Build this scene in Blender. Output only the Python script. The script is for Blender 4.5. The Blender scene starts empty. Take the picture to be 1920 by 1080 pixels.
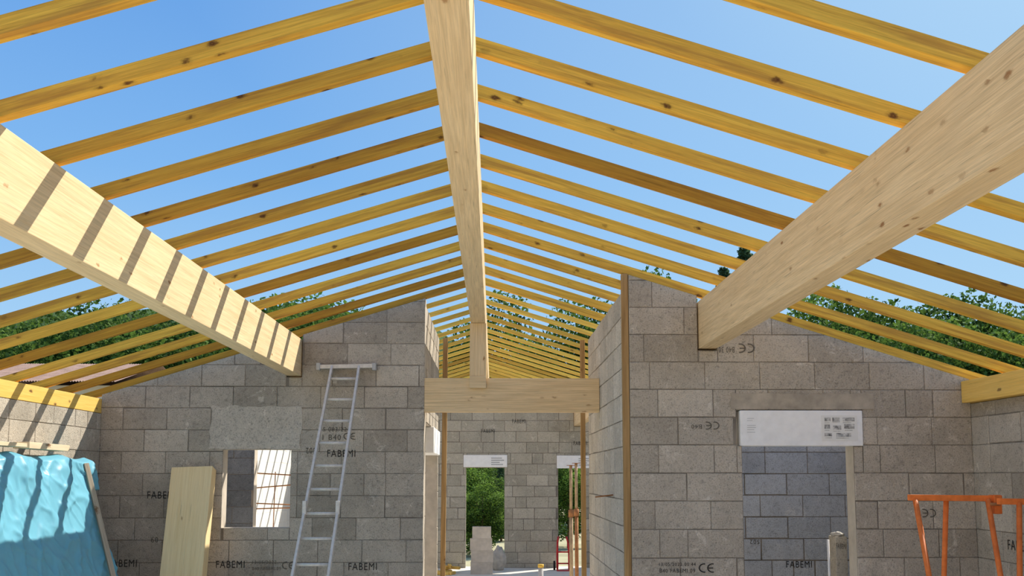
import bpy, bmesh, math, random
from mathutils import Vector, Matrix, noise
random.seed(7)
S=bpy.context.scene; C=S.collection
S.view_settings.view_transform='Standard'
# ------------------------------------------------------------------ camera model
F=1750.0
YAW=math.atan(35/F); PITCH=math.atan(175/F)
CAM=Vector((0,0,2.07))
ROT=Matrix.Rotation(-YAW,3,'Z')@Matrix.Rotation(math.pi/2+PITCH,3,'X')
def ray(px,py): return ROT@Vector(((px-960)/F,(718-py)/F,-1))
def at(px,py,Y):
    d=ray(px,py); return CAM+d*(Y/d.y)
def atx(px,py,X):
    d=ray(px,py); return CAM+d*(X/d.x)
cam=bpy.data.objects.new('camera',bpy.data.cameras.new('camera')); C.objects.link(cam)
cam.location=CAM; cam.rotation_euler=ROT.to_euler()
cam.data.sensor_width=36; cam.data.lens=F*36/1920; cam.data.shift_y=(718-540)/1920
cam.data.clip_end=600
S.camera=cam
# ------------------------------------------------------------------ materials
def nodes(name):
    m=bpy.data.materials.new(name); m.use_nodes=True
    nt=m.node_tree; b=nt.nodes['Principled BSDF']
    b.inputs['Roughness'].default_value=.8
    b.inputs['Specular IOR Level'].default_value=.2
    return m,nt,b
def N(nt,t,**kw):
    n=nt.nodes.new(t)
    for k,v in kw.items(): setattr(n,k,v)
    return n
def ramp(nt,stops):
    r=N(nt,'ShaderNodeValToRGB'); e=r.color_ramp.elements
    while len(e)<len(stops): e.new(.5)
    for i,(p,c) in enumerate(stops):
        e[i].position=p; e[i].color=(c[0],c[1],c[2],1) if not isinstance(c,(int,float)) else (c,c,c,1)
    return r
def mixc(nt,mode,fac,a,b):
    m=N(nt,'ShaderNodeMix',data_type='RGBA',blend_type=mode)
    for sock,v in ((m.inputs[0],fac),(m.inputs[6],a),(m.inputs[7],b)):
        if hasattr(v,'links') or hasattr(v,'is_linked'): nt.links.new(v,sock)
        elif isinstance(v,tuple): sock.default_value=(v[0],v[1],v[2],1)
        else: sock.default_value=v
    return m.outputs[2]
def plain(name,col,rough=.7,var=.12,scale=9,metal=0,bump=0.0):
    m,nt,b=nodes(name)
    tc=N(nt,'ShaderNodeTexCoord'); no=N(nt,'ShaderNodeTexNoise'); no.inputs['Scale'].default_value=scale; no.inputs['Detail'].default_value=6; no.inputs['Roughness'].default_value=.6
    nt.links.new(tc.outputs['Object'],no.inputs['Vector'])
    r=ramp(nt,[(.3,tuple(c*(1-var) for c in col)),(.7,tuple(min(1,c*(1+var)) for c in col))])
    nt.links.new(no.outputs['Fac'],r.inputs[0]); nt.links.new(r.outputs[0],b.inputs['Base Color'])
    b.inputs['Roughness'].default_value=rough; b.inputs['Metallic'].default_value=metal
    if bump:
        bu=N(nt,'ShaderNodeBump'); bu.inputs['Strength'].default_value=bump; bu.inputs['Distance'].default_value=.01
        nt.links.new(no.outputs['Fac'],bu.inputs['Height']); nt.links.new(bu.outputs[0],b.inputs['Normal'])
    return m
def block_mat(name,lo,hi,smear=(.66,.60,.50),sf=.6):
    m,nt,b=nodes(name)
    tc=N(nt,'ShaderNodeTexCoord'); L=nt.links.new
    att=N(nt,'ShaderNodeAttribute',attribute_name='tone')
    def nz(scale,detail,rough=.6,dist=0):
        n=N(nt,'ShaderNodeTexNoise'); n.inputs['Scale'].default_value=scale; n.inputs['Detail'].default_value=detail; n.inputs['Roughness'].default_value=rough; n.inputs['Distortion'].default_value=dist
        L(tc.outputs['Object'],n.inputs['Vector']); return n
    n1=nz(1.8,7,.70); n2=nz(80,3); n3=nz(5.5,8,.74,.8); n4=nz(26,5,.65)
    r=ramp(nt,[(.22,lo),(.78,hi)])
    a=N(nt,'ShaderNodeMath',operation='MULTIPLY_ADD'); a.inputs[1].default_value=.65; L(n1.outputs['Fac'],a.inputs[0])
    t=N(nt,'ShaderNodeMath',operation='MULTIPLY'); t.inputs[1].default_value=.35; L(att.outputs['Fac'],t.inputs[0]); L(t.outputs[0],a.inputs[2])
    L(a.outputs[0],r.inputs[0])
    sm=ramp(nt,[(.575,0.0),(.65,sf)]); L(n3.outputs['Fac'],sm.inputs[0])
    dk=ramp(nt,[(.30,.74),(.43,1.0)]); L(n3.outputs['Fac'],dk.inputs[0])
    col=mixc(nt,'MIX',sm.outputs[0],r.outputs[0],smear)
    col=mixc(nt,'MULTIPLY',1.0,col,dk.outputs[0])
    sp=ramp(nt,[(.30,.55),(.44,.98),(.7,1.14)]); L(n2.outputs['Fac'],sp.inputs[0])
    s4=ramp(nt,[(.30,.72),(.45,1.0),(.72,1.07)]); L(n4.outputs['Fac'],s4.inputs[0])
    col=mixc(nt,'MULTIPLY',1.0,col,sp.outputs[0])
    L(mixc(nt,'MULTIPLY',1.0,col,s4.outputs[0]),b.inputs['Base Color'])
    bu=N(nt,'ShaderNodeBump'); bu.inputs['Strength'].default_value=.8; bu.inputs['Distance'].default_value=.009
    ad=N(nt,'ShaderNodeMath',operation='ADD'); L(n2.outputs['Fac'],ad.inputs[0]); L(n4.outputs['Fac'],ad.inputs[1])
    L(ad.outputs[0],bu.inputs['Height']); L(bu.outputs[0],b.inputs['Normal'])
    b.inputs['Roughness'].default_value=.95
    return m
def wood(name,c1,c2,knot=(.16,.07,.025),kth=.11,ksel=.55,rv=.18,kscale=(2.6,7,7),fine=(.88,1.05),stain=None,tint=(1,1,1),sfac=.6,clus=(.40,.55)):
    m,nt,b=nodes(name); L=nt.links.new
    tc=N(nt,'ShaderNodeTexCoord'); oi=N(nt,'ShaderNodeObjectInfo')
    sc=N(nt,'ShaderNodeMath',operation='MULTIPLY'); sc.inputs[1].default_value=37.0; L(oi.outputs['Random'],sc.inputs[0])
    ad=N(nt,'ShaderNodeVectorMath',operation='ADD'); L(tc.outputs['Object'],ad.inputs[0]); L(sc.outputs[0],ad.inputs[1])
    def mp(s):
        q=N(nt,'ShaderNodeMapping'); q.inputs['Scale'].default_value=s; L(ad.outputs[0],q.inputs['Vector']); return q.outputs[0]
    def nz(s,detail=4,rough=.6,dist=0):
        n=N(nt,'ShaderNodeTexNoise'); n.inputs['Scale'].default_value=1; n.inputs['Detail'].default_value=detail; n.inputs['Roughness'].default_value=rough; n.inputs['Distortion'].default_value=dist
        L(mp(s),n.inputs['Vector']); return n
    wob=nz((30,45,45),2); ws=N(nt,'ShaderNodeVectorMath',operation='SCALE'); ws.inputs['Scale'].default_value=.32; L(wob.outputs['Color'],ws.inputs[0])
    va=N(nt,'ShaderNodeVectorMath',operation='ADD'); L(mp(kscale),va.inputs[0]); L(ws.outputs[0],va.inputs[1])
    v=N(nt,'ShaderNodeTexVoronoi'); v.inputs['Scale'].default_value=1.0; L(va.outputs[0],v.inputs['Vector'])
    n1=nz((1.5,38,38),5,.6,.25); n2=nz((3.0,180,180),4,.7); n3=nz((1.1,20,20),6,.65); n5=nz((1.1,2.2,2.2),2); n6=nz((2.2,95,95),2)
    r=ramp(nt,[(.3,c1),(.66,c2)]); L(n1.outputs['Fac'],r.inputs[0])
    g=ramp(nt,[(.35,fine[0]),(.62,fine[1])]); L(n2.outputs['Fac'],g.inputs[0])
    col=mixc(nt,'MULTIPLY',1.0,r.outputs[0],g.outputs[0])
    cr=ramp(nt,[(.67,1.0),(.72,.68)]); L(n6.outputs['Fac'],cr.inputs[0]); col=mixc(nt,'MULTIPLY',1.0,col,cr.outputs[0])
    if stain:
        s=ramp(nt,[(.50,0.0),(.62,sfac)]); L(n3.outputs['Fac'],s.inputs[0]); col=mixc(nt,'MIX',s.outputs[0],col,stain)
    k=ramp(nt,[(0,.7),(kth*.5,1.0),(kth,.7),(kth*1.3,.2),(kth*1.9,0.0)]); L(v.outputs['Distance'],k.inputs[0])
    sv=N(nt,'ShaderNodeSeparateColor'); L(v.outputs['Color'],sv.inputs[0])
    gt=N(nt,'ShaderNodeMath',operation='GREATER_THAN'); gt.inputs[1].default_value=ksel; L(sv.outputs[0],gt.inputs[0])
    km=N(nt,'ShaderNodeMath',operation='MULTIPLY'); L(k.outputs[0],km.inputs[0]); L(gt.outputs[0],km.inputs[1])
    cl=ramp(nt,[(clus[0],.15),(clus[1],1.0)]); L(n5.outputs['Fac'],cl.inputs[0])
    k2=N(nt,'ShaderNodeMath',operation='MULTIPLY'); L(km.outputs[0],k2.inputs[0]); L(cl.outputs[0],k2.inputs[1])
    col=mixc(nt,'MIX',k2.outputs[0],col,knot)
    rr=ramp(nt,[(0,tuple((1-rv)*c for c in tint)),(.6,1.0),(1,1.0)]); L(oi.outputs['Random'],rr.inputs[0])
    col=mixc(nt,'MULTIPLY',1.0,col,rr.outputs[0])
    L(col,b.inputs['Base Color']); b.inputs['Roughness'].default_value=.72
    bu=N(nt,'ShaderNodeBump'); bu.inputs['Strength'].default_value=.12; bu.inputs['Distance'].default_value=.003
    L(n2.outputs['Fac'],bu.inputs['Height']); L(bu.outputs[0],b.inputs['Normal'])
    return m
def leaf_mat(name,lo,hi):
    m,nt,b=nodes(name); L=nt.links.new
    att=N(nt,'ShaderNodeAttribute',attribute_name='tone')
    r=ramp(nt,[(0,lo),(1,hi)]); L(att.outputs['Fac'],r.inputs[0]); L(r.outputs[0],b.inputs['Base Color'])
    tr=N(nt,'ShaderNodeBsdfTranslucent'); L(r.outputs[0],tr.inputs['Color'])
    mx=N(nt,'ShaderNodeMixShader'); mx.inputs[0].default_value=.35
    L(b.outputs[0],mx.inputs[1]); L(tr.outputs[0],mx.inputs[2]); L(mx.outputs[0],nt.nodes['Material Output'].inputs['Surface'])
    return m
M={}
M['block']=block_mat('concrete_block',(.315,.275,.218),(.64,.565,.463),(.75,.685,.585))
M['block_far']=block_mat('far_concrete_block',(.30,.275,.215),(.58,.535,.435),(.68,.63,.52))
M['block_light']=block_mat('light_concrete_block',(.42,.38,.315),(.74,.675,.575),(.84,.785,.69))
M['block_skylit']=block_mat('skylit_grey_block',(.38,.41,.45),(.74,.765,.80),(.82,.82,.82))  # blue cast of the sky light is put into this block colour
M['block_dark']=block_mat('shaded_blue_block',(.12,.132,.15),(.26,.28,.31),(.30,.32,.34))  # shade and sky blue are painted into the colour of this wall
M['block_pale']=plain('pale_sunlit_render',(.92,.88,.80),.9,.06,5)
M['mortar']=plain('joint_shadow',(.22,.19,.155),.95,.5,3)
M['concrete']=plain('rough_concrete',(.58,.515,.43),.95,.16,6,bump=.4)
M['lintel']=block_mat('pale_cast_concrete',(.46,.41,.335),(.68,.61,.51),(.78,.715,.615))
M['lintel_dark']=plain('cast_concrete',(.42,.365,.29),.9,.25,7,bump=.5)
M['slab']=plain('pale_slab',(.80,.73,.62),.9,.08,3)
M['ground']=plain('bare_ground',(.46,.42,.26),.95,.3,.6)
M['hill']=plain('wooded_slope',(.045,.085,.022),.95,.6,.35)
M['rafter']=wood('yellow_treated_timber',(.72,.375,.05),(1.0,.60,.085),knot=(.13,.045,.012),kth=.17,ksel=.76,rv=.46,kscale=(7,14,14),fine=(.80,1.05),stain=(.46,.21,.045),tint=(1.08,.92,.72),sfac=.6,clus=(.35,.5))
M['rafter_brightened']=wood('brightened_yellow_timber',(.88,.52,.085),(1.0,.70,.13),knot=(.2,.08,.02),kth=.17,ksel=.85,rv=.40,kscale=(7,14,14),fine=(.85,1.05),stain=(.60,.30,.06),tint=(1.06,.93,.78),sfac=.4)  # same rafter timber, colour lifted to paint in the far roof's bright light
M['plate']=wood('yellow_plate_timber',(.90,.55,.12),(1.0,.66,.18),rv=.1,kth=.17,ksel=.85,kscale=(6,13,13))
M['glulam']=wood('pale_glulam',(.80,.575,.31),(.95,.725,.43),knot=(.42,.20,.07),kth=.12,ksel=.78,rv=.05,kscale=(6,13,13),fine=(.84,1.05))
M['knotty']=wood('knotty_glulam',(.78,.555,.295),(.94,.71,.415),knot=(.34,.15,.05),kth=.15,ksel=.60,rv=.05,kscale=(6,14,14),fine=(.80,1.05),clus=(.44,.56))
M['offcut']=wood('yellow_pine',(.90,.66,.33),(1.0,.78,.44),knot=(.50,.26,.10),kth=.11,ksel=.8,rv=.04,kscale=(6,13,13),fine=(.92,1.04))
M['oldwood']=wood('weathered_brown_timber',(.32,.185,.07),(.54,.34,.145),rv=.15)
M['greywood']=wood('weathered_grey_timber',(.36,.28,.20),(.55,.45,.33),rv=.15)
M['plank']=wood('pale_plank',(.72,.56,.36),(.88,.72,.50),rv=.1)
M['white']=plain('white_polystyrene',(.94,.93,.91),.8,.05,14,bump=.25)
M['grey']=plain('grey_print',(.62,.62,.62),.7,.1)
M['pipe']=plain('grey_plastic',(.50,.50,.50),.6,.1)
M['ink']=plain('black_ink',(.045,.040,.036),.9,.3,60)
M['ink_faint']=plain('faded_ink',(.14,.122,.098),.9,.35,60)
M['alu']=plain('brushed_aluminium',(.70,.665,.62),.5,.12,25,metal=.25)
M['orange']=plain('orange_paint',(.90,.22,.05),.5,.2,14)
M['rust']=plain('rusty_steel',(.42,.19,.08),.8,.3,12)
M['tan']=plain('muddy_steel',(.52,.37,.22),.8,.3,12)
M['red']=plain('red_paint',(.65,.04,.04),.5,.1)
M['rubber']=plain('dark_rubber',(.03,.03,.03),.8,.1)
M['tarp']=plain('blue_tarpaulin',(.165,.455,.59),.36,.07,5)
M['bark']=plain('bark',(.16,.11,.07),.95,.3,4)
M['leaf1']=leaf_mat('oak_leaves',(.025,.06,.010),(.16,.26,.045))
M['leaf2']=leaf_mat('conifer_needles',(.03,.065,.03),(.10,.17,.07))
M['leaf3']=leaf_mat('bush_leaves',(.02,.055,.008),(.24,.38,.06))
M['tile']=plain('clay_tile',(.30,.20,.165),.9,.25,3)
M['render']=plain('house_render',(.62,.54,.44),.9,.06,2)
M['sack']=plain('grey_sack',(.50,.47,.42),.9,.2,9)
# ------------------------------------------------------------------ helpers
def tag(o,label,cat,group=None,kind=None):
    o['label']=label; o['category']=cat
    if group: o['group']=group
    if kind: o['kind']=kind
    return o
def thing(name,loc,label,cat,group=None):
    o=bpy.data.objects.new(name,None); C.objects.link(o); o.location=loc; o.empty_display_size=.1
    return tag(o,label,cat,group)
def wloc(o):
    v=Vector((0,0,0))
    while o: v+=o.location; o=o.parent
    return v
def obj(name,bm,mats,parent=None,org=None,smooth=False):
    """bm is in world coordinates"""
    me=bpy.data.meshes.new(name)
    base=wloc(parent) if parent else Vector((0,0,0))
    o=Vector(org) if org is not None else base
    bmesh.ops.translate(bm,verts=bm.verts,vec=-o)
    bmesh.ops.recalc_face_normals(bm,faces=bm.faces)
    bm.to_mesh(me); bm.free()
    if not isinstance(mats,(list,tuple)): mats=[mats]
    for m in mats: me.materials.append(m)
    if smooth:
        for p in me.polygons: p.use_smooth=True
    ob=bpy.data.objects.new(name,me); C.objects.link(ob); ob.location=o-base
    if parent: ob.parent=parent
    return ob
def box(bm,lo,hi,mat=0,bev=0):
    g=bmesh.ops.create_cube(bm,size=1.0)
    lo=Vector(lo);hi=Vector(hi)
    for v in g['verts']:
        v.co=Vector(((lo.x+hi.x)/2+v.co.x*(hi.x-lo.x),(lo.y+hi.y)/2+v.co.y*(hi.y-lo.y),(lo.z+hi.z)/2+v.co.z*(hi.z-lo.z)))
    fs=set(f for v in g['verts'] for f in v.link_faces)
    for f in fs: f.material_index=mat
    if bev: bmesh.ops.bevel(bm,geom=list(set(e for v in g['verts'] for e in v.link_edges)),offset=bev,segments=2,affect='EDGES',profile=.6)
    return g
def frame(p0,p1,up=Vector((0,0,1))):
    x=(Vector(p1)-Vector(p0)); L=x.length; x.normalize()
    if abs(x.dot(up))>.98: up=Vector((0,1,0))
    y=up.cross(x).normalized(); z=x.cross(y)
    m=Matrix((x,y,z)).transposed().to_4x4(); m.translation=Vector(p0)
    return m,L
def bar(bm,p0,p1,w,h,up=Vector((0,0,1)),bev=.002):
    m,L=frame(p0,p1,up); b2=bmesh.new(); box(b2,(0,-w/2,-h/2),(L,w/2,h/2),0,bev); b2.transform(m)
    me=bpy.data.meshes.new('t'); b2.to_mesh(me); b2.free(); bm.from_mesh(me); bpy.data.meshes.remove(me)
def tube(bm,p0,p1,r,seg=12,r2=None):
    m,L=frame(p0,p1); r2=r if r2 is None else r2
    a=[];b=[]
    for i in range(seg):
        t=2*math.pi*i/seg
        a.append(bm.verts.new(m@Vector((0,r*math.cos(t),r*math.sin(t)))))
        b.append(bm.verts.new(m@Vector((L,r2*math.cos(t),r2*math.sin(t)))))
    for i in range(seg):
        j=(i+1)%seg; bm.faces.new((a[i],a[j],b[j],b[i])).smooth=True
    bm.faces.new(a[::-1]); bm.faces.new(b)
def timber(name,p0,p1,w,h,mat,z0=0.0,cut=0.0,up=Vector((0,0,1)),bev=.004):
    """one timber, local x along its length so that the grain follows it"""
    m,L=frame(p0,p1,up); bm=bmesh.new(); box(bm,(0,-w/2,z0),(L,w/2,z0+h))
    if cut:
        for v in bm.verts:
            if v.co.x<.001: v.co.x+= .003-(v.co.z-z0)*cut
    bmesh.ops.bevel(bm,geom=list(bm.edges),offset=bev,segments=2,affect='EDGES',profile=.6)
    me=bpy.data.meshes.new(name); bm.to_mesh(me); bm.free(); me.materials.append(mat)
    o=bpy.data.objects.new(name,me); C.objects.link(o); o.matrix_world=m
    return o
# ------------------------------------------------------------------ walls of blocks
def clip(poly,a,b):
    out=[]
    for i in range(len(poly)):
        p=poly[i];q=poly[(i+1)%len(poly)]
        fp=a+b*p[0]-p[1]; fq=a+b*q[0]-q[1]
        if fp>=0: out.append(p)
        if (fp>0 and fq<0) or (fp<0 and fq>0):
            t=fp/(fp-fq); out.append((p[0]+(q[0]-p[0])*t,p[1]+(q[1]-p[1])*t))
    return out
def rsub(r,o):
    u0,u1,z0,z1=r; a0,a1,b0,b1=o
    if a0>=u1 or a1<=u0 or b0>=z1 or b1<=z0: return [r]
    out=[]
    if a0>u0: out.append((u0,a0,z0,z1))
    if a1<u1: out.append((a1,u1,z0,z1))
    m0=max(u0,a0);m1=min(u1,a1)
    if b0>z0: out.append((m0,m1,z0,b0))
    if b1<z1: out.append((m0,m1,b1,z1))
    return out
def wall(name,p0,p1,n,lines,ops=(),T=.2,phase=.10,seed=1,zmax=5.0,back=True,label='',mat='block',gap=.0028,vgap=None,joint='mortar'):
    """p0-p1: the foot of the front face; n: outward normal of the front face; lines: z<=a+b*u caps"""
    rnd=random.Random(seed)
    p0=Vector((p0[0],p0[1],0)); p1=Vector((p1[0],p1[1],0)); ud=(p1-p0); L=ud.length; ud.normalize(); n=Vector(n)
    bm=bmesh.new(); lay=bm.faces.layers.float.new('tone')
    P=lambda u,z,d: p0+ud*u-n*d+Vector((0,0,z))
    e=.006
    def prism(poly,d0,d1,mi_front,mi_side,tone,inset=0):
        cu=sum(p[0] for p in poly)/len(poly); cz=sum(p[1] for p in poly)/len(poly)
        A=[bm.verts.new(P(u,z,d0)) for u,z in poly]
        def ins(p):
            dx,dz=cu-p[0],cz-p[1]; l=math.hypot(dx,dz) or 1
            q=inset*rnd.uniform(.5,2.6)
            if rnd.random()<.06 and inset: q+=.015
            return p[0]+dx/l*q,p[1]+dz/l*q
        B=[bm.verts.new(P(*(ins(p)),d1)) for p in poly]
        fs=[]
        fs.append((bm.faces.new(A),mi_front)); fs.append((bm.faces.new(B[::-1]),mi_front))
        for i in range(len(poly)):
            j=(i+1)%len(poly); fs.append((bm.faces.new((A[j],A[i],B[i],B[j])),mi_side))
        for f,mi in fs: f.material_index=mi; f[lay]=tone
    # core
    us=sorted(set([0,L]+[min(max(o[k],0),L) for o in ops for k in (0,1)]))
    for a,b in zip(us,us[1:]):
        if b-a<1e-4: continue
        segs=[(0,zmax)]
        for o in ops:
            if o[0]<b-1e-4 and o[1]>a+1e-4:
                ns=[]
                for s0,s1 in segs:
                    if o[2]>s0: ns.append((s0,min(s1,o[2])))
                    if o[3]<s1: ns.append((max(s0,o[3]),s1))
                segs=[s for s in ns if s[1]-s[0]>1e-4]
        for s0,s1 in segs:
            poly=[(a,s0),(b,s0),(b,s1),(a,s1)]
            for l in lines: poly=clip(poly,*l)
            if len(poly)>2: prism(poly,e,T-e,1,2,.5)
    # blocks
    for side in ((0,1) if back else (0,)):
        k=0; z=phase-.25
        while z<zmax:
            u=-(.25 if k%2 else 0)-rnd.choice((0,0,0,.04,.07))
            while u<L:
                ln=.5 if rnd.random()<.88 else rnd.choice((.25,.3,.38,.25))
                rects=[(max(u,0),min(u+ln,L),max(z,0),z+.25)]
                tone=min(1,max(0,rnd.gauss(.5,.23)))
                for o in ops: rects=[q for r in rects for q in rsub(r,o)]
                for r in rects:
                    g=gap+ (rnd.random()<.15)*.004; gv=vgap or g
                    a,b,c,d=r[0]+(gv if r[0]>0 else 0),r[1]-(gv if r[1]<L else 0),r[2]+g+rnd.uniform(-.001,.002),r[3]-g
                    if b-a<.03 or d-c<.02: continue
                    poly=[(a,c),(b,c),(b,d),(a,d)]
                    for l in lines: poly=clip(poly,*l)
                    if len(poly)>2:
                        if side==0: prism(poly,e,rnd.uniform(-.001,.0025),0,0,tone,.004)
                        else: prism(poly,T-e,T,0,0,tone,.004)
                u+=ln
            z+=.25;k+=1
    o=obj(name,bm,[M[mat],M[joint],M['concrete']])
    return tag(o,label,'wall',kind='structure')
DR=8.35; DL=10.75; DB=21.5
XR=-.17; SL=.308; RZ=CAM.z+2.265
zroof=lambda x: RZ-SL*abs(x-XR)
XSL=at(190,760,DL).x; XSR=at(1820,760,DR).x
XPL=at(796,700,DL).x; XPR=at(1181,700,DR).x
PLI=at(565,670,DL).x; PRI=at(1310,610,DR).x
PZ=CAM.z+1.155; PW=.165
plx=(PLI-PW,PLI); prx=(PRI,PRI+PW)
pl_top=zroof(plx[0])-.004; pr_top=zroof(prx[1])-.004
def caps(x0,sgn=1,drop=.004):
    return [(RZ-drop-SL*(x0-XR),-SL*sgn),(RZ-drop+SL*(x0-XR),SL*sgn)]
w0=at(414,990,DL); w1=at(546,843,DL)
winL=(w0.x-XSL,w1.x-XSL,w0.z,w1.z)
wallL=wall('wall_left_gable',(XSL,DL),(XPL,DL),(0,-1,0),caps(XSL),[winL,(plx[0]-XSL-.004,plx[1]-XSL+.012,PZ-.02,9)],seed=3,
     label='grey concrete block gable wall with a small square window, left of the passage')
d0=at(1395,1000,DR); d1=at(1600,836,DR); b0=at(1388,836,DR); b1=at(1615,770,DR)
wallR=wall('wall_right_gable',(XPR,DR),(XSR,DR),(0,-1,0),caps(XPR),
     [(d0.x-XPR,d1.x-XPR,-1,d1.z),(b0.x-XPR-.03,b1.x-XPR+.004,b0.z,b1.z+.004),(prx[0]-XPR-.012,prx[1]-XPR+.004,PZ-.02,9)],seed=12,
     label='grey concrete block gable wall with a doorway under a white shutter box, right of the passage')
YSP=14.85
wallSL=wall('wall_left',(XSL,-1.5),(XSL,YSP),(1,0,0),[(CAM.z+.715,0)],[],seed=5,back=False,label='long block side wall on the left, sunlit in stripes above the blue tarpaulin')
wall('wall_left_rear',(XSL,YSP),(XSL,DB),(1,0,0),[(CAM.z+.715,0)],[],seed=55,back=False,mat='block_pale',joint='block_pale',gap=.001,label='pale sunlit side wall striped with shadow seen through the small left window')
wallSR=wall('wall_right',(XSR,DB),(XSR,-1.5),(-1,0,0),[(CAM.z+.655,0)],[],seed=6,back=False,label='block side wall at the right edge behind the orange trestles')
wall('wall_rear_bounce',(XSR,-1.5),(XSL,-1.5),(0,1,0),[(RZ-.004-SL*(XSR-XR),SL),(RZ-.004+SL*(XSR-XR),-SL)],
     [(XSR-prx[1]-.005,XSR-prx[0]+.005,PZ-.01,9),(XSR-plx[1]-.005,XSR-plx[0]+.005,PZ-.01,9),(XSR-XR-.11,XSR-XR+.11,CAM.z+1.77,9)],seed=66,label='unseen block gable wall added behind the viewpoint for warm bounce light',back=False)  # unseen wall added to bounce warm light forward; also carries the beam ends
q0=at(815,852,12.8); q1=at(815,806,12.8)
o0=11.05-DL-.2; o1=13.4-DL-.2
wallPL=wall('wall_passage_left',(XPL,DL+.2),(XPL,13.6),(1,0,0),[(zroof(XPL-.2)-.004,0)],[(o0,o1,-1,q1.z+.004)],seed=8,label='block return wall with a dark doorway on the left of the passage behind the cross beam')
wallPR=wall('wall_passage_right',(XPR,12.05),(XPR,DR+.2),(-1,0,0),[(zroof(XPR+.2)-.004,0)],[],seed=9,mat='block_light',gap=.004,vgap=.012,label='light grey block wall running back along the right side of the passage')
rx=XPR+.2
wallRR=wall('wall_room_back',(rx,10.9),(XSR,10.9),(0,-1,0),caps(rx),[(prx[0]-rx-.005,prx[1]-rx+.005,PZ-.01,9)],seed=14,mat='block_skylit',gap=.004,label='blue-grey block wall seen through the right doorway')
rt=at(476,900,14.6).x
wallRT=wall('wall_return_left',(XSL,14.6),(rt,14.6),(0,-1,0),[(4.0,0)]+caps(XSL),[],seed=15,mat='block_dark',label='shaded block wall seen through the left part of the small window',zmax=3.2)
e0=at(873,1000,DB); e1=at(946,877,DB); g0=at(1047,1000,DB); g1=at(1096,878,DB)
s1=(at(869,876,DB),at(951,853,DB)); s2=(at(1044,878,DB),at(1128,854,DB))
wallB=wall('wall_back',(XSL,DB),(XSR,DB),(0,-1,0),caps(XSL),
   [(e0.x-XSL,e1.x-XSL,-1,e1.z),(g0.x-XSL,g1.x-XSL,-1,g1.z),(s1[0].x-XSL,s1[1].x-XSL,s1[0].z,s1[1].z),(s2[0].x-XSL,s2[1].x-XSL,s2[0].z,s2[1].z),
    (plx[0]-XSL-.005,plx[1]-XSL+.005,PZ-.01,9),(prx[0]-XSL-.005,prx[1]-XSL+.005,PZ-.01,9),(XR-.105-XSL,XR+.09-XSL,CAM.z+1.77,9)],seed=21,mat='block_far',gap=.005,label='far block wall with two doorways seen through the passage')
bm=bmesh.new(); box(bm,(XSL-.35,-2,-.2),(XSR+.35,DB+.35,0)); tag(obj('floor',bm,M['slab']),'pale concrete floor slab seen at the foot of the passage','floor',kind='structure')
bm=bmesh.new(); box(bm,(-200,-60,-.5),(200,200,-.2)); tag(obj('ground',bm,M['ground']),'earth ground around the building site','ground',kind='structure')
bm=bmesh.new(); nx,ny=150,40; vs=[]
for j in range(ny+1):
    for i in range(nx+1):
        X=-190+380*i/nx; Y=62+110*j/ny
        h=25*(1-math.exp(-max(0,Y-66)/20))*(1 if X<-8 else max(.72,1-(X+8)*.03))+2.6*noise.noise(Vector((X*.12,Y*.12,0)))+1.2*noise.noise(Vector((X*.4,Y*.4,3)))
        vs.append(bm.verts.new((X,Y,h-2)))
for j in range(ny):
    for i in range(nx): bm.faces.new((vs[j*(nx+1)+i],vs[j*(nx+1)+i+1],vs[(j+1)*(nx+1)+i+1],vs[(j+1)*(nx+1)+i]))
tag(obj('hillside',bm,M['hill'],smooth=True),'dark green wooded hillside behind the trees','hill',kind='structure')
def patch(name,pxa,pya,pxb,pyb,Y,mat,label,rag=.0,seed=1):
    a=at(pxa,pyb,Y);b=at(pxb,pya,Y); bm=bmesh.new(); rnd=random.Random(seed)
    lay=bm.faces.layers.float.new('tone')
    nseg=34; ms=10; out=[]
    W=b.x-a.x;H=b.z-a.z
    rg=lambda k,s: rag*(1.4*noise.noise(Vector((k*.22,s,seed)))+.2*rnd.uniform(-1,1))
    for i in range(nseg): out.append((a.x+W*i/nseg,a.z+rg(i,1)*.3))
    for i in range(ms): out.append((b.x+rg(i,2)*1.3,a.z+H*i/ms))
    for i in range(nseg): out.append((b.x-W*i/nseg,b.z+rg(i,3)*.6))
    for i in range(ms): out.append((a.x+rg(i,4)*1.3,b.z-H*i/ms))
    A=[bm.verts.new((x,Y-.0055,z)) for x,z in out]; B=[bm.verts.new((x,Y+.006,z)) for x,z in out]
    bm.faces.new(A); bm.faces.new(B[::-1])
    for i in range(len(A)):
        j=(i+1)%len(A); bm.faces.new((A[i],B[i],B[j],A[j]))
    for f in bm.faces: f[lay]=.5
    return tag(obj(name,bm,mat),label,'lintel',kind='structure')
patch('trim_1',392,762,566,842,DL,M['lintel'],'rough pale cast concrete lintel above the small left window',.03,4)
patch('trim_2',1370,738,1638,767,DR,M['lintel_dark'],'long cast concrete lintel above the white shutter box',.008,5)
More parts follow.
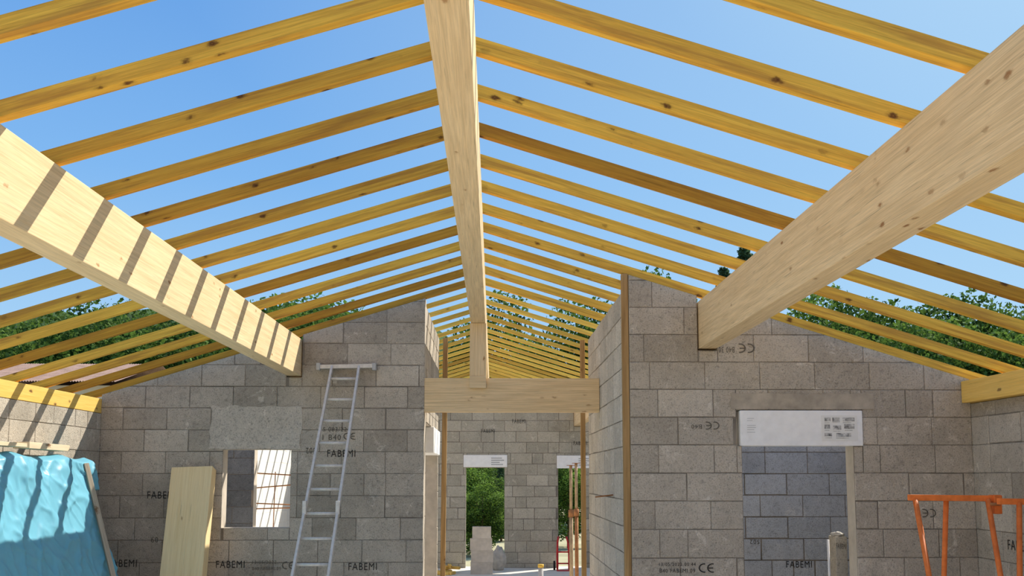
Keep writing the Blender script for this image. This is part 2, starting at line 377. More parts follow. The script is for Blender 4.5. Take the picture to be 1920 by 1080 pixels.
# ------------------------------------------------------------------ printed marks on blocks
def text_mesh(body):
    cu=bpy.data.curves.new('t','FONT'); cu.body=body; cu.align_x='CENTER'; cu.align_y='CENTER'; cu.space_character=1.15; cu.resolution_u=3
    o=bpy.data.objects.new('t',cu); C.objects.link(o)
    dg=bpy.context.evaluated_depsgraph_get(); me=bpy.data.meshes.new_from_object(o.evaluated_get(dg))
    bpy.data.objects.remove(o); bpy.data.curves.remove(cu)
    return me
def ce_mesh():
    """the rounded conformity mark: two open rings, the second with a middle bar"""
    bm=bmesh.new()
    for cx,e in ((0,0),(1.55,1)):
        prev=None
        for i in range(25):
            t=math.radians(90+180*i/24); a=bm.verts.new((cx+math.cos(t),math.sin(t),0)); b=bm.verts.new((cx+.76*math.cos(t),.76*math.sin(t),0))
            if prev: bm.faces.new((prev[0],a,b,prev[1]))
            prev=(a,b)
        for s in (-1,1):
            y0,y1=sorted((s*.76,s)); v=[bm.verts.new(p) for p in ((cx,y0,0),(cx+.22,y0,0),(cx+.22,y1,0),(cx,y1,0))]; bm.faces.new(v)
        if e:
            v=[bm.verts.new(p) for p in ((cx-.8,-.12,0),(cx+.12,-.12,0),(cx+.12,.12,0),(cx-.8,.12,0))]; bm.faces.new(v)
    me=bpy.data.meshes.new('ce'); bm.to_mesh(me); bm.free(); return me
def stamp(body,px,py,wpx,hpx,Y,parent,rot=0,off=.004,mat='ink',name='printed_mark'):
    me=ce_mesh() if body=='CE' else text_mesh(body); xs=[v.co.x for v in me.vertices]; ys=[v.co.y for v in me.vertices]
    s=Y/F; sx=wpx*s/(max(xs)-min(xs)); sy=hpx*s/(max(ys)-min(ys)); cx=(max(xs)+min(xs))/2; cy=(max(ys)+min(ys))/2
    p=at(px,py,Y); c,sn=math.cos(rot),math.sin(rot)
    for v in me.vertices:
        x=(v.co.x-cx)*sx; z=(v.co.y-cy)*sy
        v.co=Vector((x*c-z*sn,0,x*sn+z*c))
    me.materials.clear(); me.materials.append(M[mat]); me.name=name
    o=bpy.data.objects.new(name,me); C.objects.link(o); o.parent=parent; o.location=Vector((p.x,Y-off,p.z))-wloc(parent)
    return o
PI=math.pi
for a in (('FABEMI',303,928,52,13),('FABEMI',640,850,52,13),('FABEMI',432,1058,52,13),('FABEMI',680,1062,52,13),('FABEMI',230,1056,52,13)): stamp(*a,DL,wallL)
FT=dict(mat='ink_faint')
stamp('S 083/22',628,805,44,8,DL,wallL,**FT); stamp('1 B40',622,820,34,10,DL,wallL,**FT); stamp('CE',655,818,22,13,DL,wallL,**FT); stamp('502',583,845,18,11,DL,wallL,PI,**FT)
stamp('B40 FABEMI 09',500,1066,52,6,DL,wallL,**FT); stamp('13/05/2022',496,1054,44,6,DL,wallL,**FT); stamp('CE',540,1060,22,14,DL,wallL,**FT); stamp('60',290,1012,13,10,DL,wallL,**FT)
for a in (('B40 FABEMI 09',1270,1070,66,7),('13/05/2022 00:44',1270,1058,68,6),('CE',1324,1065,28,17)): stamp(*a,DR,wallR)
stamp('B40 30',1362,656,30,11,DR,wallR,PI,**FT); stamp('CE',1400,653,30,18,DR,wallR,PI,**FT); stamp('B40',1306,800,20,8,DR,wallR,PI,**FT); stamp('CE',1336,798,26,15,DR,wallR,PI,**FT); stamp('CE',1742,962,26,16,DR,wallR,PI,**FT)
stamp('FABEMI',1498,1058,48,12,10.9,wallRR); stamp('502',1415,1016,18,8,10.9,wallRR,PI,**FT)
for a in (('FABEMI',915,808,25,7),('FABEMI',973,790,25,7),('FABEMI',1088,831,25,7)): stamp(*a,DB,wallB)
me=text_mesh('FABEMI'); p=atx(1912,1025,XSR)
for v in me.vertices: v.co=Vector((0,-v.co.x*.10,v.co.y*.12))
me.materials.clear(); me.materials.append(M['ink']); o=bpy.data.objects.new('printed_mark',me); C.objects.link(o); o.parent=wallSR; o.location=(XSR-.005,p.y,p.z)
# ------------------------------------------------------------------ roof timbers
ridgeX0=XR-.095; ridgeX1=XR+.075; rcx=(ridgeX0+ridgeX1)/2
RB=CAM.z+1.775; RT=zroof(ridgeX0)-.006
tag(timber('ridge_beam',(rcx,-1.6,RB),(rcx,DL+.08,RB),ridgeX1-ridgeX0,RT-RB,M['glulam']),'long pale ridge beam running overhead down the middle','beam')
tag(timber('ridge_beam',(rcx,DL+.085,RB),(rcx,DB+.1,RB),ridgeX1-ridgeX0,RT-RB,M['glulam']),'far ridge beam continuing behind the short upright post','beam')
cl=(plx[0]+plx[1])/2; cr=(prx[0]+prx[1])/2
tag(timber('purlin_beam',(cl,-1.6,PZ),(cl,DL+.19,PZ),PW,pl_top-PZ,M['glulam']),'heavy pale timber purlin on the left, striped with rafter shadows','beam')
tag(timber('purlin_beam',(cr,-1.6,PZ),(cr,DR+.19,PZ),PW,pr_top-PZ,M['knotty']),'heavy pale timber purlin on the right, its shaded face dotted with knots','beam')
tag(timber('purlin_beam',(cr,DR+.195,PZ),(cr,DB+.1,PZ),PW,pr_top-PZ,M['glulam']),'far right purlin whose end shows under the cross beam at the back wall','beam')
tag(timber('purlin_beam',(cl,DL+.195,PZ),(cl,DB+.1,PZ),PW,pl_top-PZ,M['glulam']),'far left purlin carried on behind the left gable wall','beam')
cb1=at(950,709,DL).z; cb0=at(950,772,DL).z
tag(timber('cross_beam',(XPL-.0,DL+.09,cb0),(XPR-.002,DL+.09,cb0),.17,cb1-cb0,M['knotty']),'thick pale cross beam bridging the passage between the two block walls','beam')
pz0=at(896,728,DL).z
kp=timber('king_post',(XR-.01,DL+.06,cb1),(XR-.01,DL+.06,RB-.002),.19,.15,M['glulam'],z0=-.075)
tag(kp,'short upright post standing on the cross beam under the ridge joint','post')
bm=bmesh.new(); box(bm,(XR-.105,DL-.035,pz0),(XR+.085,DL+.003,cb1+.02),0,.003)
me=bpy.data.meshes.new('housed_foot'); bm.to_mesh(me); bm.free(); me.materials.append(M['glulam'])
ft=bpy.data.objects.new('housed_foot',me); C.objects.link(ft); ft.parent=kp; ft.matrix_parent_inverse=kp.matrix_world.inverted()
tag(timber('wall_plate',(XSL-.075,-1.4,CAM.z+.72),(XSL-.075,DB,CAM.z+.72),.15,zroof(XSL-.15)-.006-CAM.z-.72,M['plate']),'yellow wall plate along the top of the left side wall, striped with shadow','beam')
tag(timber('wall_plate',(XSR-.01,-1.4,CAM.z+.66),(XSR-.01,DR-.01,CAM.z+.66),.15,zroof(XSR+.065)-.006-CAM.z-.66,M['plate']),'yellow wall plate on top of the right side wall at the right edge','beam')
tag(timber('wall_plate',(XSR+.08,DR+.0,CAM.z+.66),(XSR+.08,DB,CAM.z+.66),.14,zroof(XSR+.15)-.006-CAM.z-.66,M['plate']),'yellow wall plate carried on behind the right gable wall','beam')
# rafters
words=['nearest','second','third','fourth','fifth','sixth','seventh','eighth','ninth','tenth','eleventh','twelfth','thirteenth']
for i in range(-1,29):
    Y=4.18+.605*i
    if Y>DB-.05: break
    for sd,nm in ((-1,'left'),(1,'right')):
        xe=(XSL-.55) if sd<0 else (XSR+.55)
        x0=XR; jy=random.uniform(-.012,.012); jz=random.uniform(.0,.004)
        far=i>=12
        o=timber('rafter',(x0,Y,RZ+jz),(xe,Y+jy,zroof(xe)+jz),.062,.052 if far else .079,M['rafter_brightened'] if far else M['rafter'],cut=SL,bev=.0025)
        n=i+1
        if n<len(words):
            lab='yellow timber rafter on the %s slope, %s from the camera'%(nm,words[n]) if n else 'yellow timber rafter on the %s slope crossing the top %s corner, nearest the camera'%(nm,nm)
        else: lab='yellow rafter of the far roof beyond the cross beam, %s slope'%nm
        tag(o,lab,'rafter','yellow rafters of the %s roof slope'%nm)
# ------------------------------------------------------------------ ladder
top=at(648,688,DL-.05)
mid=at(587,1080,9.62); dirx=(mid.x-top.x)/(top.z-mid.z); foot=Vector((top.x+dirx*top.z,8.9,0))
lt=thing('ladder',foot,'aluminium ladder leaning against the left gable wall','ladder')
ax=(top-foot).normalized()
wt,wb=.155,.19
for s in (-1,1):
    bm=bmesh.new(); bar(bm,foot+Vector((s*wb,0,.02)),top+Vector((s*wt,0,0)),.026,.062,up=Vector((0,-1,.3)).normalized()); obj('rail',bm,M['alu'],lt)
    bm=bmesh.new(); bar(bm,foot+Vector((s*wb,0,0)),foot+Vector((s*wb,0,0))+ax*.09,.032,.072,up=Vector((0,-1,.3)).normalized()); obj('rubber_foot',bm,M['rubber'],lt)
Ln=(top-foot).length; d=.22
while d<Ln-.1:
    p=foot+ax*d; w=wb+(wt-wb)*d/Ln; bm=bmesh.new(); tube(bm,p-Vector((w,0,0)),p+Vector((w,0,0)),.016,10); obj('rung',bm,M['alu'],lt); d+=.283
bm=bmesh.new(); bar(bm,top+Vector((-.30,-.0,.0)),top+Vector((.32,-.0,.012)),.05,.045); stb=obj('stabiliser_bar',bm,M['alu'],lt)
for s in (-.31,.33):
    bm=bmesh.new(); box(bm,top+Vector((s-.022,-.04,-.038)),top+Vector((s+.022,.03,.042)),0,.006); obj('end_cap',bm,M['pipe'],stb)
p=foot+ax*(Ln*.52)
for s in (-1,1):
    bm=bmesh.new(); w=.172*s; box(bm,p+Vector((w-.02,-.06,-.05)),p+Vector((w+.02,-.02,.09)),0,.006); obj('hook',bm,M['alu'],lt)
# ------------------------------------------------------------------ leaning offcut
tc=at(364,879,10.66); bc=at(344,1080,10.30); k=(tc.z)/(tc.z-bc.z); bt=tc+(bc-tc)*k; bt.z=.03
tag(timber('beam_offcut',bt,tc,.455,.16,M['offcut'],z0=-.08,up=Vector((0,-1,0))),'pale timber beam offcut standing upright against the left gable wall','beam')
# ------------------------------------------------------------------ tarpaulin and its boards
prof=[(.04,2.19),(.13,2.27),(.225,2.23),(.27,2.08),(.58,1.05),(.93,.02)]
seg=[.0,.04,.08,.14,.55,1.0]
def pr(t):
    for i in range(len(seg)-1):
        if t<=seg[i+1]+1e-9:
            f=(t-seg[i])/(seg[i+1]-seg[i]); return prof[i][0]+(prof[i+1][0]-prof[i][0])*f, prof[i][1]+(prof[i+1][1]-prof[i][1])*f
def ridged(v): return 1-abs(noise.noise(v))*2
bm=bmesh.new(); ny,nt_=300,170; g=[]
for j in range(ny+1):
    yy=4.6+(9.98-4.6)*j/ny; row=[]
    for i in range(nt_+1):
        t=i/nt_; dx,z=pr(t)
        w=.035*noise.noise(Vector((yy*.9,z*.7,1)))
        w+=.030*max(0,ridged(Vector((yy*1.5+z*1.1,z*.8-yy*.5,4)))-.45)
        w+=.050*max(0,ridged(Vector((yy*3.1-z*2.2,z*1.9+yy*.9,9)))-.62)
        w+=.034*max(0,ridged(Vector((yy*5+z*4,z*3.4-yy*2,15)))-.62)
        w+=.03*math.sin(yy*7+2*noise.noise(Vector((yy,z,2))))*max(0,1-abs(t-.12)/.10)
        w*=min(1,t*9)
        z2=z+(.05*noise.noise(Vector((yy*2.2,0,3))) if t<.14 else 0)
        if j>ny-10 and t>.2: w-=.009*(j-ny+10)
        row.append(bm.verts.new((XSL+max(.015,dx+.03+w),yy+.05*noise.noise(Vector((z*2,yy,5))),max(.012,z2))))
    g.append(row)
for j in range(ny):
    for i in range(nt_): bm.faces.new((g[j][i],g[j][i+1],g[j+1][i+1],g[j+1][i]))
tag(obj('tarpaulin',bm,M['tarp'],org=(XSL+.5,7.3,0),smooth=True),'light blue tarpaulin draped over a leaning stack at the lower left','tarpaulin')
tag(timber('board',(XSL+.15,7.0,2.335),(XSL+.15,8.62,2.335),.17,.035,M['plank']),'pale board lying on top of the blue tarpaulin, nearer of two','board','boards lying on the tarpaulin')
tag(timber('board',(XSL+.16,8.66,2.325),(XSL+.15,9.5,2.32),.15,.06,M['plank']),'short thick pale board on top of the blue tarpaulin, farther of two','board','boards lying on the tarpaulin')
a=at(160,870,9.78); b=at(210,1080,9.6); kk=a.z/(a.z-b.z); b=a+(b-a)*kk; b.z=.02
tag(timber('plank',b,a,.05,.03,M['greywood'],up=Vector((1,-.9,0)).normalized()),'weathered narrow plank leaning on the end of the blue tarpaulin','board')
# ------------------------------------------------------------------ shutter boxes
def shutter(lo,hi,Y,label,dep=.17,name='shutter_box'):
    base=Vector(((lo.x+hi.x)/2,Y,lo.z)); t=thing(name,base,label,'shutter box','white shutter boxes over the openings')
    bm=bmesh.new(); box(bm,(lo.x,Y-.02,lo.z),(hi.x,Y+dep,hi.z),0,.008); body=obj('body',bm,M['white'],t)
    return t,body
t,body=shutter(b0,b1,DR,'large white shutter box with a printed sticker above the right doorway')
Yf=DR-.022
def rect(pxa,pya,pxb,pyb,Y,bm,mi=0):
    a=at(pxa,pyb,Y);b=at(pxb,pya,Y); box(bm,(a.x,Y-.0012,a.z),(b.x,Y+.001,b.z),mi)
M['sticker']=plain('sticker_paper',(.86,.85,.81),.5,.02)
M['photo']=plain('sticker_print',(.44,.43,.41),.5,.85,30)
bm=bmesh.new(); rect(1541,779,1607,826,Yf,bm); st=obj('sticker',bm,M['sticker'],t)
bm=bmesh.new()
for (a,b,c,d) in ((1546,783,1557,790),(1561,783,1574,792),(1580,783,1602,790),(1562,798,1577,806),(1583,795,1602,804),(1546,796,1556,804),(1568,812,1596,819),(1546,812,1560,818)): rect(a,b,c,d,Yf-.002,bm)
for a,b,w in ((1546,792.5,10),(1580,792,16),(1562,808,14),(1584,806.5,15),(1546,806.5,9),(1568,821,24),(1547,820.5,13)): rect(a,b,a+w,b+.8,Yf-.002,bm)
obj('sticker_print',bm,M['photo'],st)
bm=bmesh.new()
for i,(a,b,w) in enumerate(((1401,784,13),(1401,788,10),(1401,797,16),(1401,801,16),(1401,805,13),(1401,810,15))): rect(a,b,a+w,b+1.0,Yf,bm)
obj('printed_lines',bm,M['grey'],t)
t,_=shutter(s1[0],s1[1],DB,'small white shutter box above the left doorway of the far wall')
bm=bmesh.new(); 
for i in range(4): rect(921,858+i*4,921+(20,24,16,22)[i],860+i*4,DB-.022,bm)
obj('printed_lines',bm,M['pipe'],t)
t,_=shutter(s2[0],s2[1],DB,'small white shutter box above the right doorway of the far wall')
bm=bmesh.new()
for i in range(4): rect(1085,859+i*4,1085+(20,24,16,22)[i],861+i*4,DB-.022,bm)
obj('printed_lines',bm,M['pipe'],t)
bm=bmesh.new(); box(bm,(XPL-.19,12.0,q0.z),(XPL+.035,13.4,q1.z),0,.012)
tag(obj('shutter_box',bm,M['white'],org=(XPL,12.7,q0.z)),'white shutter box seen edge-on above the dark opening in the left passage wall','shutter box')
# ------------------------------------------------------------------ uprights
a=at(1172,515,DR+.06)
tag(timber('corner_board',(XPR-.032,DR+.05,0),(XPR-.034,DR+.05,a.z),.058,.07,M['oldwood'],z0=-.035,up=Vector((0,-1,0))),'tall brown board standing upright at the front corner of the right passage wall','board')
p=at(831,900,13.68)
tag(timber('timber_upright',(p.x,13.68,0),(p.x+.02,13.68,zroof(p.x)-.06),.07,.07,M['oldwood'],z0=-.035,up=Vector((0,-1,0))),'thin brown timber upright at the far end of the left passage wall','post')
p=at(1093,800,12.16)
tag(timber('timber_upright',(p.x,12.16,0),(p.x,12.16,at(1093,638,12.16).z),.06,.07,M['oldwood'],z0=-.035,up=Vector((0,-1,0))),'thin brown timber upright at the far end of the right passage wall','post')
def prop(px,ytop,Y,label,mt):
    p=at(px,1000,Y); base=Vector((p.x,Y,0)); zt=at(px,ytop,Y).z
    t=thing('steel_prop',base,label,'prop','steel props in the passage')
    bm=bmesh.new(); box(bm,base+Vector((-.07,-.07,0)),base+Vector((.07,.07,.008)),0,.001); obj('base_plate',bm,M['rust'],t)
    bm=bmesh.new(); tube(bm,base+Vector((0,0,.008)),base+Vector((0,0,1.45)),.03); obj('outer_tube',bm,mt,t)
    bm=bmesh.new(); tube(bm,base+Vector((0,0,1.45)),base+Vector((0,0,1.56)),.04); obj('collar',bm,M['rust'],t)
    bm=bmesh.new(); tube(bm,base+Vector((0,0,1.5)),base+Vector((0,0,zt-.008)),.023); obj('inner_tube',bm,M['tan'],t)
    bm=bmesh.new(); box(bm,base+Vector((-.06,-.06,zt-.008)),base+Vector((.06,.06,zt)),0,.001); obj('top_plate',bm,M['rust'],t)
prop(1071,872,14.4,'muddy steel prop standing in the passage, left of the pair',M['tan'])
prop(1081,868,14.7,'rusty steel prop standing in the passage, right of the pair',M['rust'])
p=at(1014,1058,15.2); base=Vector((p.x,15.2,0)); t=thing('pipe_stub',base,'short grey pipe with a yellow cap rising from the passage floor','pipe')
bm=bmesh.new(); tube(bm,base,(p.x,15.2,p.z-.05),.04,14); obj('pipe',bm,M['pipe'],t)
M['yellow']=plain('yellow_plastic',(.75,.48,.08),.5,.1); bm=bmesh.new(); tube(bm,(p.x,15.2,p.z-.05),(p.x,15.2,p.z),.048,14); obj('cap',bm,M['yellow'],t)
p=atx(1150,928,XPR)
t=bmesh.new(); tube(t,(XPR-.002,p.y,p.z),(XPR-.19,p.y-.05,p.z-.02),.007,8); tag(obj('rebar_stub',t,M['rust'],org=(XPR,p.y,p.z)),'thin rusty rebar stub poking out of the right passage wall','rebar')
base=at(903,1072,20.2); nm=['bottom block','second block up','third block up','topmost block']
for i in range(4):
    w=.47 if i<3 else .40; dx=(.0,.01,-.012,.0)[i]; z0=i*.25; bm=bmesh.new(); X=base.x+dx
    box(bm,(X-w/2,20.1,z0),(X+w/2,20.14,z0+.249),0,.003); box(bm,(X-w/2,20.26,z0),(X+w/2,20.3,z0+.249),0,.003)
    for s in (-w/2,-.02,w/2-.04): box(bm,(X+s,20.13,z0),(X+s+.04,20.27,z0+.249),0,.003)
    tag(obj('concrete_block',bm,M['concrete'],org=(X,20.2,z0)),'grey concrete block, %s of the small stack before the far wall'%nm[i],'block','stack of blocks in the passage')
for i in range(13):
    px=random.uniform(816,862); Y=random.uniform(19.9,21.0); p=at(px,1060,Y); zz=.035
    an=random.uniform(0,PI); L=random.uniform(.10,.19); d=Vector((math.cos(an),math.sin(an),0))*L
    c=Vector((p.x,Y,zz)) if i<=8 else Vector((at(838+(i-10)*5,1060,20.4).x,20.4+.05*(i-10),.105+.04*(i%2)))
    tag(timber('timber_offcut',c-d,c+d,.07,.06,M['plate'],z0=-.03),'short yellow timber offcut in the heap on the floor by the far wall','offcut','yellow timber offcuts on the far floor')
p=at(935,1050,21.0); bm=bmesh.new(); bmesh.ops.create_icosphere(bm,subdivisions=4,radius=1)
for v in bm.verts:
    c=v.co.copy(); s=1+.18*noise.noise(c*2.2); z=max(-.75,c.z)
    v.co=Vector((p.x+c.x*.17*s*(1-.25*max(0,c.z)),21.0+c.y*.14*s,.225+z*.30*s)); v.co.z=max(0,v.co.z)
tag(obj('rubble_sack',bm,M['sack'],org=(p.x,21,0),smooth=True),'slumped grey sack beside the far left doorway','sack')
p=at(1056,1046,20.9); base=Vector((p.x,20.9,0)); t=thing('hand_truck',base,'red tubular hand truck by the far right doorway','hand truck')
bm=bmesh.new()
for s in (-.13,.13):
    pts=[base+Vector((s,0,.02)),base+Vector((s,.02,.35)),base+Vector((s*.9,.1,.6)),base+Vector((s*.7,.2,.72))]
    for a,b in zip(pts,pts[1:]): tube(bm,a,b,.022,8)
for z in (.15,.4): tube(bm,base+Vector((-.13,.02,z)),base+Vector((.13,.02,z)),.016,8)
obj('frame',bm,M['red'],t)
bm=bmesh.new(); box(bm,base+Vector((-.15,-.18,.0)),base+Vector((.15,.02,.015)),0,.002); obj('toe_plate',bm,M['red'],t)
for s in (-.19,.19):
    bm=bmesh.new(); tube(bm,base+Vector((s-.02,.11,.1)),base+Vector((s+.02,.11,.1)),.1,16); obj('wheel',bm,M['rubber'],t)
gx0=at(474,940,15.3).x; gx1=at(549,940,15.3).x
t=thing('rebar_mesh',((gx0+gx1)/2,15.3,0),'rusty rebar mesh panel standing beyond the small left window','rebar mesh')
zt=at(500,888,15.3).z
for i in range(3):
    x=gx0+.02+(gx1-gx0-.04)*i/2; bm=bmesh.new(); tube(bm,(x,15.3,0),(x+.03,15.3,zt+.03),.008,8); obj('upright_bar',bm,M['rust'],t)
for yy,dd in ((889,.02),(912,-.03),(945,.015),(953,-.01)):
    z=at(510,yy,15.3).z; bm=bmesh.new(); tube(bm,(gx0-.03,15.285,z+dd),(gx1+.05,15.285,z-dd),.010,8); obj('cross_bar',bm,M['rust'],t)
# ------------------------------------------------------------------ orange trestles
def trestle(Y,pxa,pxb,py,legs,label,clampx=None):
    A=at(pxa,py,Y);B=at(pxb,py+1.5,Y); base=Vector(((A.x+B.x)/2,Y,0))
    t=thing('trestle',base,label,'trestle','orange steel trestles by the right wall')
    bm=bmesh.new(); bar(bm,A,B,.05,.045); obj('top_bar',bm,M['orange'],t)
    for (p0,p1,dy) in legs:
        a=at(p0,py+3,Y+(0 if dy==0 else math.copysign(.02,dy))); q=at(p1,1080,Y+dy*.4); k=a.z/(a.z-q.z); f=a+(q-a)*k; f.z=0
        bm=bmesh.new(); tube(bm,f,a,.02,12); lg=obj('leg',bm,M['orange'],t)
        bm=bmesh.new(); tube(bm,f,f+(a-f).normalized()*.05,.026,10); obj('foot_cap',bm,M['rubber'],lg)
    if clampx:
        c=at(clampx,py+12,Y); bm=bmesh.new(); box(bm,(c.x-.03,Y-.045,c.z-.075),(c.x+.03,Y+.045,c.z+.07),0,.008); cl_=obj('sleeve',bm,M['orange'],t)
        bm=bmesh.new(); tube(bm,(c.x-.07,Y-.05,c.z),(c.x+.01,Y-.05,c.z),.011,8); obj('pin',bm,M['rust'],cl_)
trestle(7.15,1704,1876,933,[(1716,1742,-.5),(1774,1770,.5),(1852,1876,-.5)],'orange steel trestle in front of the right gable wall',1866)
trestle(7.0,1872,1972,940,[(1911,1912,-.3),(1955,1965,-.3),(1940,1935,.5)],'orange steel trestle cut off by the right edge',None)
p=at(1576,1000,8.75); t=thing('concrete_block',(p.x,8.75,0),'narrow pier of blocks with a lump of mortar on top inside the doorway','block pier')
zt=at(1575,1006,8.75).z; bm=bmesh.new(); box(bm,(at(1566,1000,8.75).x,8.75,0),(at(1588,1000,8.75).x,8.93,zt),0,.006); obj('body',bm,M['block_light'],t)
bm=bmesh.new(); bmesh.ops.create_icosphere(bm,subdivisions=3,radius=1)
for v in bm.verts:
    s=1+.5*noise.noise(v.co*3); v.co=Vector((p.x+v.co.x*.055*s,8.83+v.co.y*.06*s,zt+.01+max(-.3,v.co.z)*.028*s))
obj('mortar_lump',bm,M['sack'],t,smooth=True)
stamp('FABEMI',1577,1024,19,9,8.74,t,-.1,**FT)
p=at(1554,1012,8.7); bm=bmesh.new(); tube(bm,(p.x,8.7,0),(p.x+.0,8.72,p.z),.011,10); tag(obj('conduit_pipe',bm,M['white'],org=(p.x,8.7,0)),'thin white conduit pipe standing inside the doorway','pipe')
# ------------------------------------------------------------------ trees
def crown_mesh(name,seed,kind,mat):
    rnd=random.Random(seed); V=[];Fc=[];T=[]
    def leaf(c,sz,tone):
        a=Vector((rnd.gauss(0,1),rnd.gauss(0,1),rnd.gauss(0,1))).normalized(); b=a.orthogonal().normalized(); b.rotate(Matrix.Rotation(rnd.uniform(0,6.28),3,a)); d=a.cross(b)
        i=len(V)
        V.extend([c-b*sz,c-d*sz*.6,c+b*sz,c+d*sz*.6]); Fc.append((i,i+1,i+2,i+3)); T.append(tone)
    if kind=='cone':
        # whorls of drooping branches, each a spray of needles
        z=1.0
        while z<13.6:
            R=2.9*(1-z/14.2)+.12; nb=7 if z<12 else 5
            for b in range(nb):
                an=rnd.uniform(0,6.28); rl=R*rnd.uniform(.65,1.1)
                for k in range(int(34+60*rl)):
                    f=rnd.random()**.7; r=rl*f; sp=.10+.16*rl*(1-abs(f-.5))
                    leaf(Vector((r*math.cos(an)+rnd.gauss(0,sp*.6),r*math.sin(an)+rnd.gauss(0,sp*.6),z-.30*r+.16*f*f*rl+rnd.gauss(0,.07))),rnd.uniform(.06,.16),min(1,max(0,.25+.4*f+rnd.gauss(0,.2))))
            z+=.42 if z<12 else .30
    else:
        blobs=[(Vector((0,0,9)),3.3),(Vector((0,0,6)),3.3)]
        for k in range(26):
            an=rnd.uniform(0,6.28); rr=rnd.uniform(1.4,3.6); blobs.append((Vector((rr*math.cos(an),rr*math.sin(an),rnd.uniform(3.4,11.6)-rr*.35)),rnd.uniform(.9,2.0)))
        blobs.append((Vector((rnd.uniform(-.6,.6),rnd.uniform(-.6,.6),12.2)),1.6))
        tot=sum(r*r for c,r in blobs)
        for c,r in blobs:
            bt=rnd.gauss(0,.14)
            for k in range(int(20000*r*r/tot)):
                d=Vector((rnd.gauss(0,1),rnd.gauss(0,1),rnd.gauss(0,1))).normalized(); q=rnd.uniform(.5,1.06)+abs(rnd.gauss(0,.05))
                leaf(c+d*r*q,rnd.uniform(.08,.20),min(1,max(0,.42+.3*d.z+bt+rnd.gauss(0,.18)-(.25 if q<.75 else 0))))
    me=bpy.data.meshes.new(name); me.from_pydata([tuple(v) for v in V],[],Fc); me.update()
    at_=me.attributes.new('tone','FLOAT','FACE'); at_.data.foreach_set('value',T); me.materials.append(mat)
    return me
def trunk_mesh(h,r,limbs=True):
    bm=bmesh.new(); tube(bm,(0,0,0),(0,0,h),r,8,r*.3)
    if limbs:
        for i in range(5):
            an=i*1.3; tube(bm,(0,0,h*.45+i*.08*h),(math.cos(an)*1.8,math.sin(an)*1.8,h*.62+i*.08*h),r*.4,6,r*.12)
    me=bpy.data.meshes.new('trunk'); bm.to_mesh(me); bm.free(); me.materials.append(M['bark']); return me
crowns=[crown_mesh('crown',s,'round',M['leaf1']) for s in (1,2,3)]; cone=crown_mesh('crown',9,'cone',M['leaf2']); bush=[crown_mesh('crown',s,'round',M['leaf3']) for s in (21,22)]
tr=trunk_mesh(11,.3); tr2=trunk_mesh(13.6,.2,False)
def tree(px,ytop,Y,label,group,kind='round',name='tree',wide=1.0):
    p=at(px,ytop,Y); s=(p.z+.3)/13.8
    t=thing(name,(p.x,Y,-.25),label,'tree',group); t.scale=(s*wide,s*wide,s); t.rotation_euler=(0,0,random.uniform(0,6.28))
    me=cone if kind=='cone' else (random.choice(bush) if kind=='bush' else random.choice(crowns))
    o=bpy.data.objects.new('crown',me); C.objects.link(o); o.parent=t
    o=bpy.data.objects.new('trunk',tr2 if kind=='cone' else tr); C.objects.link(o); o.parent=t
LG='trees on the hillside left of the roof'; LL='leafy green tree on the wooded hillside seen through the left rafters'
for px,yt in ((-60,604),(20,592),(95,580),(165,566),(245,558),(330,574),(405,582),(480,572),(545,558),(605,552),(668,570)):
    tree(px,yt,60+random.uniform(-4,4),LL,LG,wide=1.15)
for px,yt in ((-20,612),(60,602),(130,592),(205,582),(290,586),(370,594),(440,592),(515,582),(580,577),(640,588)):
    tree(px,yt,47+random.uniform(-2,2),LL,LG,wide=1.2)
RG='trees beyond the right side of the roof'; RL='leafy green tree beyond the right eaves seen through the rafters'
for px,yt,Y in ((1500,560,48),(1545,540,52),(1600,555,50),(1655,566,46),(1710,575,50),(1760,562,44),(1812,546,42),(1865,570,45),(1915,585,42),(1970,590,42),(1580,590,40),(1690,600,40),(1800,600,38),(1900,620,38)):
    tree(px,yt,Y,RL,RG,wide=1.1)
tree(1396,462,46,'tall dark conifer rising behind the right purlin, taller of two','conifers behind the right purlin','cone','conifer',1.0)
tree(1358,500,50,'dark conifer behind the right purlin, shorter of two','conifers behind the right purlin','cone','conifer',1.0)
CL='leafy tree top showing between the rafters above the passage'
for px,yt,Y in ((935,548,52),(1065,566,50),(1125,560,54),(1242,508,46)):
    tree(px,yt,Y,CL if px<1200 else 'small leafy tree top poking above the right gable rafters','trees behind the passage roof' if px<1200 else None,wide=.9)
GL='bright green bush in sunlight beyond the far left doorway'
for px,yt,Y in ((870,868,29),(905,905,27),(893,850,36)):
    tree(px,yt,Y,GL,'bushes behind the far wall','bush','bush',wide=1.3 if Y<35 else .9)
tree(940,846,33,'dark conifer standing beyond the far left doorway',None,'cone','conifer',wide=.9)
tree(1066,858,30,'green bush beyond the far right doorway',None,'bush','bush',wide=1.1)
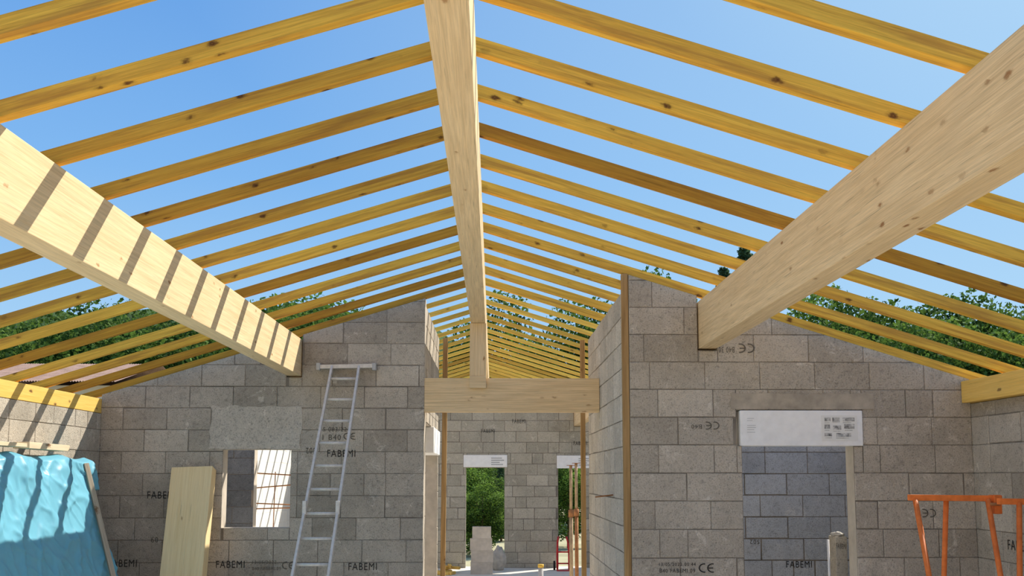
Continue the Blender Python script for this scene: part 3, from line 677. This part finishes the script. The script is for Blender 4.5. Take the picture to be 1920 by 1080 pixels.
# ------------------------------------------------------------------ neighbour's house
e=at(-150,725,29); r=at(215,725,29); zr=at(60,684,33).z; ze=at(60,716,29).z
t=thing('house',((e.x+r.x)/2,31,-.2),'neighbouring house with a reddish tiled roof beyond the left side wall','house')
bm=bmesh.new(); box(bm,(e.x+.4,29.6,-.2),(r.x-.4,36,ze-.05)); obj('wall',bm,M['render'],t)
bm=bmesh.new()
n=70
for sgn,(ya,yb) in ((1,(29,33)),(-1,(37,33))):
    cols=[]
    for i in range(n*2+1):
        x=e.x+(r.x-e.x)*i/(2*n); dz=.05*(i%2)
        cols.append((bm.verts.new((x,ya,ze+dz)),bm.verts.new((x,yb,zr+dz))))
    for a,b in zip(cols,cols[1:]): bm.faces.new((a[0],b[0],b[1],a[1]))
obj('roof',bm,M['tile'],t)
# ------------------------------------------------------------------ light
Ld=Vector((-.50,-.43,-.65)).normalized()
sun=bpy.data.objects.new('sun',bpy.data.lights.new('sun','SUN')); C.objects.link(sun); sun.data.energy=6.2; sun.data.angle=.009; sun.data.color=(1,.93,.81)
sun.rotation_euler=Ld.to_track_quat('-Z','Y').to_euler(); sun.location=(20,25,30)
w=bpy.data.worlds.new('sky'); S.world=w; w.use_nodes=True; nt=w.node_tree; bg=nt.nodes['Background']; L=nt.links.new
tc=N(nt,'ShaderNodeTexCoord'); nm_=N(nt,'ShaderNodeVectorMath',operation='NORMALIZE'); L(tc.outputs['Generated'],nm_.inputs[0])
sx=N(nt,'ShaderNodeSeparateXYZ'); L(nm_.outputs[0],sx.inputs[0])
r1=ramp(nt,[(0,(.56,.74,.88)),(.14,(.38,.64,.92)),(.30,(.22,.48,.88)),(.48,(.14,.36,.79)),(1,(.11,.27,.60))]); L(sx.outputs['Z'],r1.inputs[0])
dt=N(nt,'ShaderNodeVectorMath',operation='DOT_PRODUCT'); dt.inputs[1].default_value=tuple(-Ld); L(nm_.outputs[0],dt.inputs[0])
gl=ramp(nt,[(.55,0.0),(.82,.36),(.95,.7),(1,1.0)]); L(dt.outputs['Value'],gl.inputs[0])
col=mixc(nt,'MIX',gl.outputs[0],r1.outputs[0],(.58,.83,1.0))
L(col,bg.inputs['Color']); bg.inputs['Strength'].default_value=1.0
